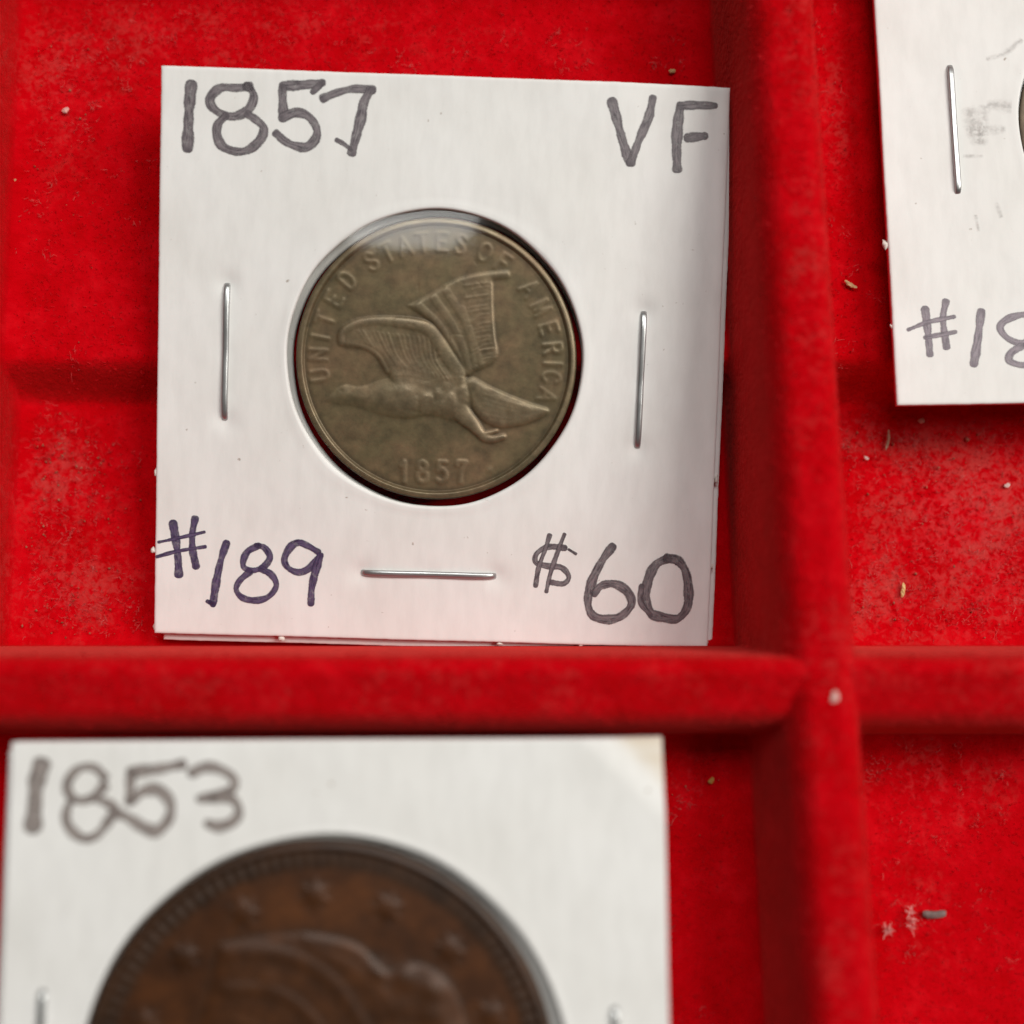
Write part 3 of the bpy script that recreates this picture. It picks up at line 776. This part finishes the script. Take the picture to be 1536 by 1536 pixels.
def coin_mesh(name, R, thick, relief, scale, rim_w, rim_h, mat, nr=170, na=560, wear_gain=8.0, rim_wear=0.42, rim_grime=0.0):
    """disc whose top rim stands at z = 0; the field lies rim_h below"""
    r = np.concatenate([np.linspace(0.0, 1-rim_w*1.6, nr-34), np.linspace(1-rim_w*1.6, 0.992, 35)[1:]])
    a = np.linspace(0, 2*np.pi, na, endpoint=False)
    RR, AA = np.meshgrid(r, a, indexing='ij')
    U, W = RR*np.cos(AA), RR*np.sin(AA)
    if relief is None: rel = np.zeros(U.shape); rb = rel
    else:
        rel = samp(relief, U, W); rb = samp(blur(relief, 7), U, W)
    rimp = sstep(RR, 1-rim_w*1.25, 1-rim_w*0.75)*(1-0.75*np.clip((RR-(1-rim_w*0.75))/(rim_w*0.75), 0, 1)**2)
    zz = -rim_h+rel*scale+rimp*rim_h+0.006*wob(U*9, W*9, 1.0)*(1-rimp)
    wear = np.tanh(np.clip(rel-rb*0.70, 0, 1)*wear_gain)*(1-rimp)*0.8+rim_wear*rimp*(0.8+0.2*np.sin(AA*7))
    grime = np.clip((rb-rel)*15.0, 0, 0.85)*(1-rimp)
    grime = np.maximum(grime, 0.55*np.exp(-((RR-(1-rim_w*1.35))/(rim_w*0.35))**2))
    grime = np.maximum(grime, rim_grime*sstep(RR, 0.86, 0.90))
    verts = np.stack([U*R, W*R, zz], -1).reshape(-1, 3)
    ring = np.stack([np.cos(a)*R, np.sin(a)*R], 1)
    s1 = np.column_stack([ring, np.full(na, zz[-1].mean()-0.10)]); s2 = np.column_stack([ring, np.full(na, -thick+0.1)]); s3 = np.column_stack([ring*0.99, np.full(na, -thick)]); s4 = np.column_stack([ring*0.02, np.full(na, -thick)])
    verts = np.vstack([verts, s1, s2, s3, s4])
    f = quads(len(r)+4, na, wrap=True)
    ex = np.zeros(na*4)
    return mesh_obj(name, verts, f, mat, None, attrs={'wear': np.concatenate([wear.ravel(), ex+0.4]), 'grime': np.concatenate([grime.ravel(), ex+0.3])})

# ------------------------------------------------------------------ coin holders
HALF = 19.05
def make_zf(hole, dome, bend=0.0, corner=0.0, pinch=()):
    def zf(x, y):
        x = np.asarray(x, float); y = np.asarray(y, float)
        r = np.hypot(x-hole[0], y-hole[1])
        z = dome*(1-sstep(r, hole[2]+0.2, hole[2]+8.5))
        z = z-bend*np.clip((x-8.5)/10.5, 0, 1.2)**2
        z = z+0.035*wob(x, y, 0.23)
        for a, b in pinch:
            for q, dep in ((a, 0.16), (b, 0.16), (((a[0]+b[0])/2, (a[1]+b[1])/2), 0.05)):
                z = z-dep*np.exp(-((x-q[0])**2+(y-q[1])**2)/0.75**2)
        if corner: z = z-corner*np.clip((x+y-33.2)/4.9, 0, 1)**1.3
        return z
    return zf

def panel(name, parent, hole, zf, th, shift=(0, 0), na=480, nr=64, corner_wear=False, ragged=0.0):
    """square card leaf with a punched round hole, rounded edges"""
    per = np.linspace(0, 8, na, endpoint=False)
    k = per.astype(int)//2; t = per-k*2-1
    sx = np.choose(k, [t, np.ones(na), -t, -np.ones(na)])*HALF
    sy = np.choose(k, [-np.ones(na), t, np.ones(na), -t])*HALF
    rg = 1+ragged*(rng.normal(0, 1, na)*0.5+np.sin(per*9))
    ox, oy = sx*rg+shift[0], sy*rg+shift[1]
    ang = np.arctan2(oy-hole[1], ox-hole[0])
    jig = 1+0.0025*np.sin(ang*5+1)+0.0015*np.sin(ang*13)
    ix, iy = hole[0]+hole[2]*np.cos(ang)*jig, hole[1]+hole[2]*np.sin(ang)*jig
    prof = [(0.0, -th), (-0.004, -th*0.5), (0.0, -0.05), (0.006, 0.035), (0.02, 0.05), (0.05, 0.02)]
    prof += [(u, 0.0) for u in np.linspace(0.08, 0.985, nr)]+[(0.996, -0.025), (1.0, -0.09), (1.0, -th+0.05), (0.995, -th)]
    V = []
    for u, dz in prof:
        x = ix+(ox-ix)*u; y = iy+(oy-iy)*u
        V.append(np.stack([x, y, zf(x, y)+dz], 1))
    # underside back to the hole
    for u in np.linspace(0.9, 0.06, 8):
        x = ix+(ox-ix)*u; y = iy+(oy-iy)*u
        V.append(np.stack([x, y, zf(x, y)-th], 1))
    V = np.stack(V); m = len(V)
    f = quads(m, na, wrap=True)
    j = np.arange(na); last = np.stack([(m-1)*na+j, j, (j+1) % na, (m-1)*na+(j+1) % na], 1)
    f = np.vstack([f, last])[:, ::-1]
    V = V.reshape(-1, 3)
    wear = 0.75*sstep(V[:, 0]+V[:, 1], 34.6, 36.4)*(1-0.3*np.abs(np.sin(V[:, 1]*3))) if corner_wear else np.zeros(len(V))
    return mesh_obj(name, V, f[:, ::-1], M_PAPER, parent, attrs={'wear': wear})

def film(parent, hole, z_edge, rise, name='window_film', bulge=None):
    na, nr = 128, 40
    r = np.linspace(0.001, hole[2]*0.997, nr); a = np.linspace(0, 2*np.pi, na, endpoint=False)
    RR, AA = np.meshgrid(r, a, indexing='ij')
    x = hole[0]+RR*np.cos(AA); y = hole[1]+RR*np.sin(AA)
    z = z_edge+rise*(1-np.clip(RR/hole[2], 0, 1)**3)
    if bulge:                                             # pocket added to catch a lamp's reflection: rises slowly, falls off towards the edge
        bx, by, sx, up, down, h = bulge
        u = y-hole[1]-by; v = (x-hole[0]-bx)/sx
        f = np.where(u < 0, 1-sstep(-u, 0, up), 1-np.clip(u/down, 0, 1)**1.25)
        z = z+h*f*np.exp(-v**4)
    return mesh_obj(name, np.stack([x, y, z], -1).reshape(-1, 3), quads(nr, na, wrap=True), M_FILM, parent)   # normals face up

def staple(parent, a, b, zf, lift=0.10):
    a = np.array(a, float); b = np.array(b, float); L = np.linalg.norm(b-a); d = (b-a)/L; s = np.array([-d[1], d[0]])
    path = [(0.02, -0.9), (0.03, -0.25), (0.10, 0.02), (0.32, 0.13)]+[(u*L, 0.15+0.02*math.sin(u*9)) for u in np.linspace(0.08, 0.92, 12)]+[(L-0.32, 0.13), (L-0.10, 0.02), (L-0.03, -0.25), (L-0.02, -0.9)]
    path = np.array(path); tan = np.gradient(path, axis=0); tan /= np.linalg.norm(tan, axis=1)[:, None]
    m = 14; V = []; zm = zf(*((a+b)/2))
    for (u, w), (tu, tw) in zip(path, tan):
        c = a+d*u
        z0 = max(float(zf(c[0], c[1])), float(zm)-0.10)+w+lift-0.15
        for q in range(m):
            an = 2*math.pi*q/m
            ca = math.copysign(abs(math.cos(an))**0.7, math.cos(an))*0.22; sa = math.copysign(abs(math.sin(an))**0.8, math.sin(an))*0.15
            V.append((c[0]+s[0]*ca-d[0]*tw*sa, c[1]+s[1]*ca-d[1]*tw*sa, z0+tu*sa))
    return mesh_obj('staple', V, quads(len(path), m, wrap=True)[:, ::-1], M_STEEL, parent)

def ink(name, parent, strokes, mat, zf, pool=True, widen=1.22):
    V, Fc, E, P, U, W2 = [], [], [], [], [], []
    cross = np.array([-1, -0.82, -0.5, 0, 0.5, 0.82, 1.0])
    for si, (w, pts) in enumerate(strokes):                # each stroke lies a hair above the one before
        w = w*widen
        c = catmull(pts, 0.07)
        d = np.gradient(c, axis=0); d /= np.maximum(np.linalg.norm(d, axis=1), 1e-6)[:, None]
        c = np.vstack([c[0]-d[0]*w*u for u in (0.42, 0.34, 0.2)]+[c]+[c[-1]+d[-1]*w*u for u in (0.2, 0.34, 0.42)])
        d = np.vstack([d[:1]]*3+[d]+[d[-1:]]*3)
        n = len(c); nrm = np.stack([-d[:, 1], d[:, 0]], 1)
        cap = np.ones(n); cap[:3] = (0.30, 0.62, 0.90); cap[-3:] = (0.90, 0.62, 0.30)
        s = np.cumsum(np.r_[0, np.linalg.norm(np.diff(c, axis=0), axis=1)])
        wd = w*0.5*cap*(1+0.12*np.sin(s*1.9+si*2)+0.07*np.sin(s*5.3+si)+0.03*rng.normal(0, 1, n))
        base = sum(len(v) for v in V)
        xy = c[:, None, :]+nrm[:, None, :]*(wd[:, None]*cross[None, :])[:, :, None]
        z = zf(xy[..., 0], xy[..., 1])+0.014+0.0022*si
        V.append(np.concatenate([xy, z[..., None]], -1).reshape(-1, 3))
        Fc.append(base+quads(n, len(cross)))
        e = np.tile(np.abs(cross), (n, 1)); e[0] = e[-1] = 1.0; e[1] = np.maximum(e[1], .8); e[-2] = np.maximum(e[-2], .8)
        E.append(e.ravel())
        pl = np.zeros((n, len(cross)))
        if pool:
            pl += (0.75*np.exp(-((s-0.15)/0.35)**2)+0.75*np.exp(-((s-s[-1]+0.15)/0.35)**2))[:, None]*(1-np.abs(cross)**6)[None]
        P.append(pl.ravel())
        U.append(np.repeat(s[:, None]+si*17.3, len(cross), 1).ravel()); W2.append(np.tile(cross*w, (n, 1)).ravel()+si*5.1)
    return mesh_obj(name, np.vstack(V), np.vstack(Fc), mat, parent, attrs={'edge': np.concatenate(E), 'pool': np.concatenate(P), 'along': np.concatenate(U), 'across': np.concatenate(W2)})

def nib(parent, x, y, z, sx, sy, sz, rot=0.0):
    """torn paper fibre left where the card was cut"""
    V = []; c, s = math.cos(rot), math.sin(rot)
    for i in range(7):
        ph = math.pi*i/6
        for j in range(8):
            th = 2*math.pi*j/8
            k = 1+0.25*math.sin(3*th+i)+0.15*math.cos(5*th-i)
            k *= random.uniform(0.55, 0.95)
            px, py, pz = sx*math.sin(ph)*math.cos(th)*k, sy*math.sin(ph)*math.sin(th)*k, sz*math.cos(ph)
            V.append((x+c*px-s*py, y+s*px+c*py, z+pz))
    return mesh_obj('paper_nib', V, quads(7, 8, wrap=True), M_PAPER, parent, attrs={'wear': np.full(len(V), 0.35)})

def place(o, parent_loc, eul, local, rz=0.0):
    """set a separate thing where it sits inside a tilted holder"""
    from mathutils import Euler, Vector, Matrix
    R = Euler(eul).to_matrix()
    p = Vector(parent_loc)+R @ Vector(local)
    o.location = p*MM
    o.rotation_euler = (R @ Matrix.Rotation(rz, 3, 'Z')).to_euler()

# --- the holder in the middle, tipped back over the step in its compartment
A_LOC, A_EUL = (-4.879, 10.055, 1.389), (0.18578, 0.0229, -0.02664)
A_HOLE = (-0.36, 0.18, 10.02)
A_ST = [((-14.43, 4.83), (-14.46, -4.35)), ((13.72, 3.86), (13.61, -5.4)), ((-4.99, -14.48), (4.22, -14.45))]
zA = make_zf(A_HOLE, 0.22, 0.40, pinch=A_ST)
hA = tag(empty('coin_holder', A_LOC, A_EUL), 'white card coin holder marked 1857 VF #189 $60 in the middle compartment', 'coin holder', 'stapled card coin holders')
panel('front_leaf', hA, A_HOLE, zA, 0.38, ragged=0.0006)
zAb = make_zf(A_HOLE, -0.45, 0.40)
panel('back_leaf', hA, (-0.22, 0.02, 9.92), lambda x, y: zAb(x, y)-0.66, 0.42, shift=(0.45, -0.55), ragged=0.0006)
film(hA, A_HOLE, -0.04, 0.02, bulge=(-2.4, 6.3, 6.2, 8.0, 3.9, 0.60))
for a, b in A_ST: staple(hA, a, b, zA)
ink('year_lettering', hA, INK['A_year'], M_INKA, zA, widen=1.22)
ink('grade_lettering', hA, INK['A_grade'], M_INKA, zA, widen=1.2)
ink('number_lettering', hA, INK['A_number'], M_INKV, zA)
ink('price_lettering', hA, INK['A_price'], M_INKA, zA, widen=1.26)
for x, y, sx, sy, sz in [(-19.1, -8.1, .16, .40, .12), (-19.2, -13.4, .30, .28, .12), (-19.0, -18.6, .22, .45, .14), (-10.4, -19.2, .34, .28, .14), (4.6, -19.15, .30, .16, .12), (19.2, -7.4, .16, .45, .12), (19.15, -13.4, .12, .3, .1), (10.2, -19.1, .2, .14, .1), (19.0, -18.7, .12, .3, .1)]:
    nib(hA, x, y, float(zA(x, y))-0.2, sx, sy, sz)
eagle = eagle_relief()
coin = tag(coin_mesh('small_cent', 9.525, 1.45, eagle, 0.74, 0.050, 0.15, M_CENT), 'worn olive brown 1857 coin with a flying eagle in relief', 'coin', 'coins in card holders')
place(coin, A_LOC, A_EUL, (-0.24, 0.20, -0.14), 0.027)

# --- the holder below, lying high on other holders, close to the lens
B_LOC, B_EUL = (-10.078, -33.70, 9.739), (0.01513, -0.00044, 0.00586)
B_HOLE = (-0.60, -0.30, 14.0)
zB = make_zf(B_HOLE, 0.15, 0.0, 0.9)
hB = tag(empty('coin_holder', B_LOC, B_EUL), 'white card coin holder marked 1853 with a dented corner, topmost of its stack', 'coin holder', 'stapled card coin holders')
panel('front_leaf', hB, B_HOLE, zB, 0.38, corner_wear=True, ragged=0.0004)
zBb = make_zf(B_HOLE, -0.5, 0.0, 0.9)
panel('back_leaf', hB, (-0.93, -0.3, 13.4), lambda x, y: zBb(x, y)-0.60, 0.38, shift=(0.0, 0.0))
film(hB, B_HOLE, -0.20, 0.40)
for a, b in [((-16.64, 5.13), (-16.72, -3.9)), ((15.95, 3.98), (16.1, -5.0))]: staple(hB, a, b, zB)
ink('year_lettering', hB, INK['B_year'], M_INKB, zB)
big = tag(coin_mesh('large_cent', 13.60, 1.50, liberty_relief(), 0.85, 0.040, 0.22, M_LARGE, wear_gain=3.2, rim_wear=0.1, rim_grime=0.62), 'large brown copper coin with stars and a toothed rim in the 1853 holder', 'coin', 'coins in card holders')
place(big, B_LOC, B_EUL, (-0.93, -0.30, -0.10), -0.006)

# --- the holder in the next compartment, running out of the picture
C_LOC, C_EUL = (44.459, 26.292, 2.2), (0.0, 0.0, 0.01723)
C_HOLE = (0.3, 0.3, 10.0)
zC = make_zf(C_HOLE, 0.20)
hC = tag(empty('coin_holder', C_LOC, C_EUL), 'white card coin holder with #18 and grey smudges, cut off by the picture edge', 'coin holder', 'stapled card coin holders')
panel('front_leaf', hC, C_HOLE, zC, 0.38, ragged=0.0006)
zCb = make_zf(C_HOLE, -0.6)
panel('back_leaf', hC, (0.4, 0.2, 9.75), lambda x, y: zCb(x, y)-0.62, 0.38, shift=(0.15, 0.1))
film(hC, C_HOLE, -0.20, 0.40)
for a, b in [((-14.13, 4.76), (-14.14, -4.45)), ((14.3, 4.6), (14.4, -4.6))]: staple(hC, a, b, zC)
ink('number_lettering', hC, INK['C_number'], M_INKC, zC)
ink('smudge', hC, INK['C_smudge'], M_SMUDGE, zC, pool=False)
for x, y, sx, sy, sz in [(-19.15, -7.9, .34, .42, .12), (-19.1, -13.6, .14, .22, .1), (-9.4, -19.1, .3, .2, .12)]: nib(hC, x, y, float(zC(x, y))-0.2, sx, sy, sz, 0.5)
cc = tag(coin_mesh('small_cent', 9.525, 1.45, None, 1, 0.06, 0.15, M_DARKCOIN, nr=60, na=200), 'dark coin just showing its edge at the picture border', 'coin', 'coins in card holders')
place(cc, C_LOC, C_EUL, (-0.05, 0.3, -0.05))

# --- the holders stacked under the 1853 one, which lift it to the height of the dividers
words = ['second from the top', 'third from the top', 'fourth from the top', 'lowest']
for k in range(4):
    zz = B_LOC[2]-1.62-0.4-k*2.03
    loc = (B_LOC[0]+(-0.5, 0.4, -0.3, 0.2)[k]-0.6, B_LOC[1]-0.7-(0.0, 0.3, 0.1, 0.4)[k], zz)
    h = tag(empty('coin_holder', loc, (0, 0, (0.004, -0.006, 0.008, -0.003)[k])), 'plain white card coin holder, %s in the stack under the 1853 holder' % words[k], 'coin holder', 'stapled card coin holders')
    hole = (0, 0, 10.5); z1 = make_zf(hole, 0.1); z2 = make_zf(hole, -0.1)
    panel('front_leaf', h, hole, z1, 0.38, na=160, nr=12); panel('back_leaf', h, hole, lambda x, y: z2(x, y)-1.0, 0.38, na=160, nr=12)
    film(h, hole, -0.2, 0.2)

# ------------------------------------------------------------------ single scraps lying in the tray
def scrap(name, label, cat, loc, size, rot, col, group='scraps lying in the tray'):
    """small bent sliver with blunt uneven ends"""
    m, nt, ns, ls, p = new_mat(name); p.inputs['Base Color'].default_value = (*col, 1); p.inputs['Roughness'].default_value = 0.6
    co = N(ns, 'ShaderNodeTexCoord').outputs['Object']; nz = noise(ns, ls, 2500, 2, 0.5, co)
    c = ramp(ns, ls, nz.outputs['Fac'], [(0.3, tuple(v*0.7 for v in col)), (0.7, tuple(min(1, v*1.25) for v in col))]); ls.new(c.outputs[0], p.inputs['Base Color'])
    L, W, H = (v*0.82 for v in size)
    if name == 'fluff_scrap':                              # a tuft of tangled hairs
        n = 46
        t = rng.uniform(-1, 1, n)
        P0 = np.stack([t*L*0.42, rng.normal(0, W*0.28, n), rng.uniform(0, H*0.5, n)], 1)
        o = fibres(name, P0, W*0.9, 0.022, 0.3, m, None, 0, 0.9)
        o.location = [v*MM for v in loc]; o.rotation_euler = (0, 0, rot)
        return tag(o, label, cat, group)
    V = []
    for i, u in enumerate(np.linspace(-1, 1, 9)):
        k = (1-abs(u)**8*0.3) if name == 'pencil_scrap' else (1-abs(u)**3*random.uniform(0.45, 0.9))
        for j in range(8):
            an = 2*math.pi*j/8
            r = 1+random.uniform(-.30, .30)*(0.3 if name == 'pencil_scrap' else 1)
            V.append((u*L/2*random.uniform(.92, 1.08), W/2*k*math.cos(an)*r+0.10*L*(u*u-0.5)*0.5, H*0.35*k*math.sin(an)*r))
    f = quads(9, 8, wrap=True)[:, ::-1].tolist()+[list(range(8)), list(range(71, 63, -1))]
    o = mesh_obj(name, V, f, m, smooth=False)
    o.location = [v*MM for v in loc]; o.rotation_euler = (0, random.uniform(-.1, .1), rot)
    return tag(o, label, cat, group)
scrap('pencil_scrap', 'short dark grey sliver on the red floor of the lower compartment', 'scrap', (27.59, -26.45, -0.05), (1.75, 0.62, 0.4), 0.04, (0.16, 0.105, 0.095))
scrap('fluff_scrap', 'upright pale pink fluff scrap beside the dark grey sliver', 'scrap', (25.95, -26.75, 0.0), (1.75, 0.55, 0.45), 1.50, (0.72, 0.30, 0.28))
scrap('fluff_scrap', 'small round pale pink fluff scrap beside the standing divider', 'scrap', (24.5, -27.4, 0.0), (0.75, 0.55, 0.45), 0.4, (0.70, 0.26, 0.24))
scrap('paper_fleck', 'white oval paper fleck on the crossing of the two dividers', 'scrap', (19.06, -12.15, 9.45), (0.85, 0.5, 0.3), 1.25, (0.72, 0.44, 0.40))
scrap('wood_splinter', 'tan splinter lying between the divider and the #18 holder', 'scrap', (23.56, 15.95, -0.1), (1.15, 0.35, 0.28), -0.6, (0.48, 0.30, 0.14))
scrap('straw_bit', 'yellow straw bit on the fuzzy floor under the #18 holder', 'scrap', (27.45, -5.08, -3.55), (1.25, 0.32, 0.3), 1.45, (0.62, 0.42, 0.16))
scrap('straw_bit', 'long grey green straw bit near the step under the #18 holder', 'scrap', (26.77, 5.62, -3.5), (1.7, 0.26, 0.25), 1.4, (0.34, 0.22, 0.14))
scrap('paper_fleck', 'beige round fleck in the shade below the #18 holder', 'scrap', (29.21, 7.02, -3.5), (0.6, 0.45, 0.3), 0.2, (0.50, 0.36, 0.26))
scrap('paper_fleck', 'white paper fleck shining on the fuzzy floor at the picture edge', 'scrap', (35.12, 2.35, -3.5), (0.55, 0.34, 0.2), 0.3, (0.66, 0.46, 0.42))
scrap('paper_fleck', 'white paper fleck on the fuzzy floor beside the standing divider', 'scrap', (25.2, 4.3, -3.5), (0.45, 0.28, 0.2), -0.7, (0.64, 0.46, 0.43))
scrap('wood_splinter', 'tan fleck above the VF corner of the 1857 holder', 'scrap', (11.4, 31.63, -0.15), (0.6, 0.36, 0.3), 0.2, (0.52, 0.33, 0.14))
scrap('wood_splinter', 'tan fleck low on the wall side near the left picture edge', 'scrap', (-35.2, 23.51, -0.1), (0.9, 0.3, 0.25), 0.0, (0.45, 0.25, 0.12))
scrap('paper_fleck', 'whitish fleck of fluff in the upper compartment beside the year 1857', 'scrap', (-31.6, 28.68, -0.1), (0.6, 0.45, 0.3), 0.6, (0.66, 0.34, 0.30))
scrap('straw_bit', 'blurred yellow crumb on the floor beside the 1853 holder', 'scrap', (13.18, -17.88, -0.1), (0.55, 0.4, 0.3), 0.8, (0.52, 0.28, 0.06))
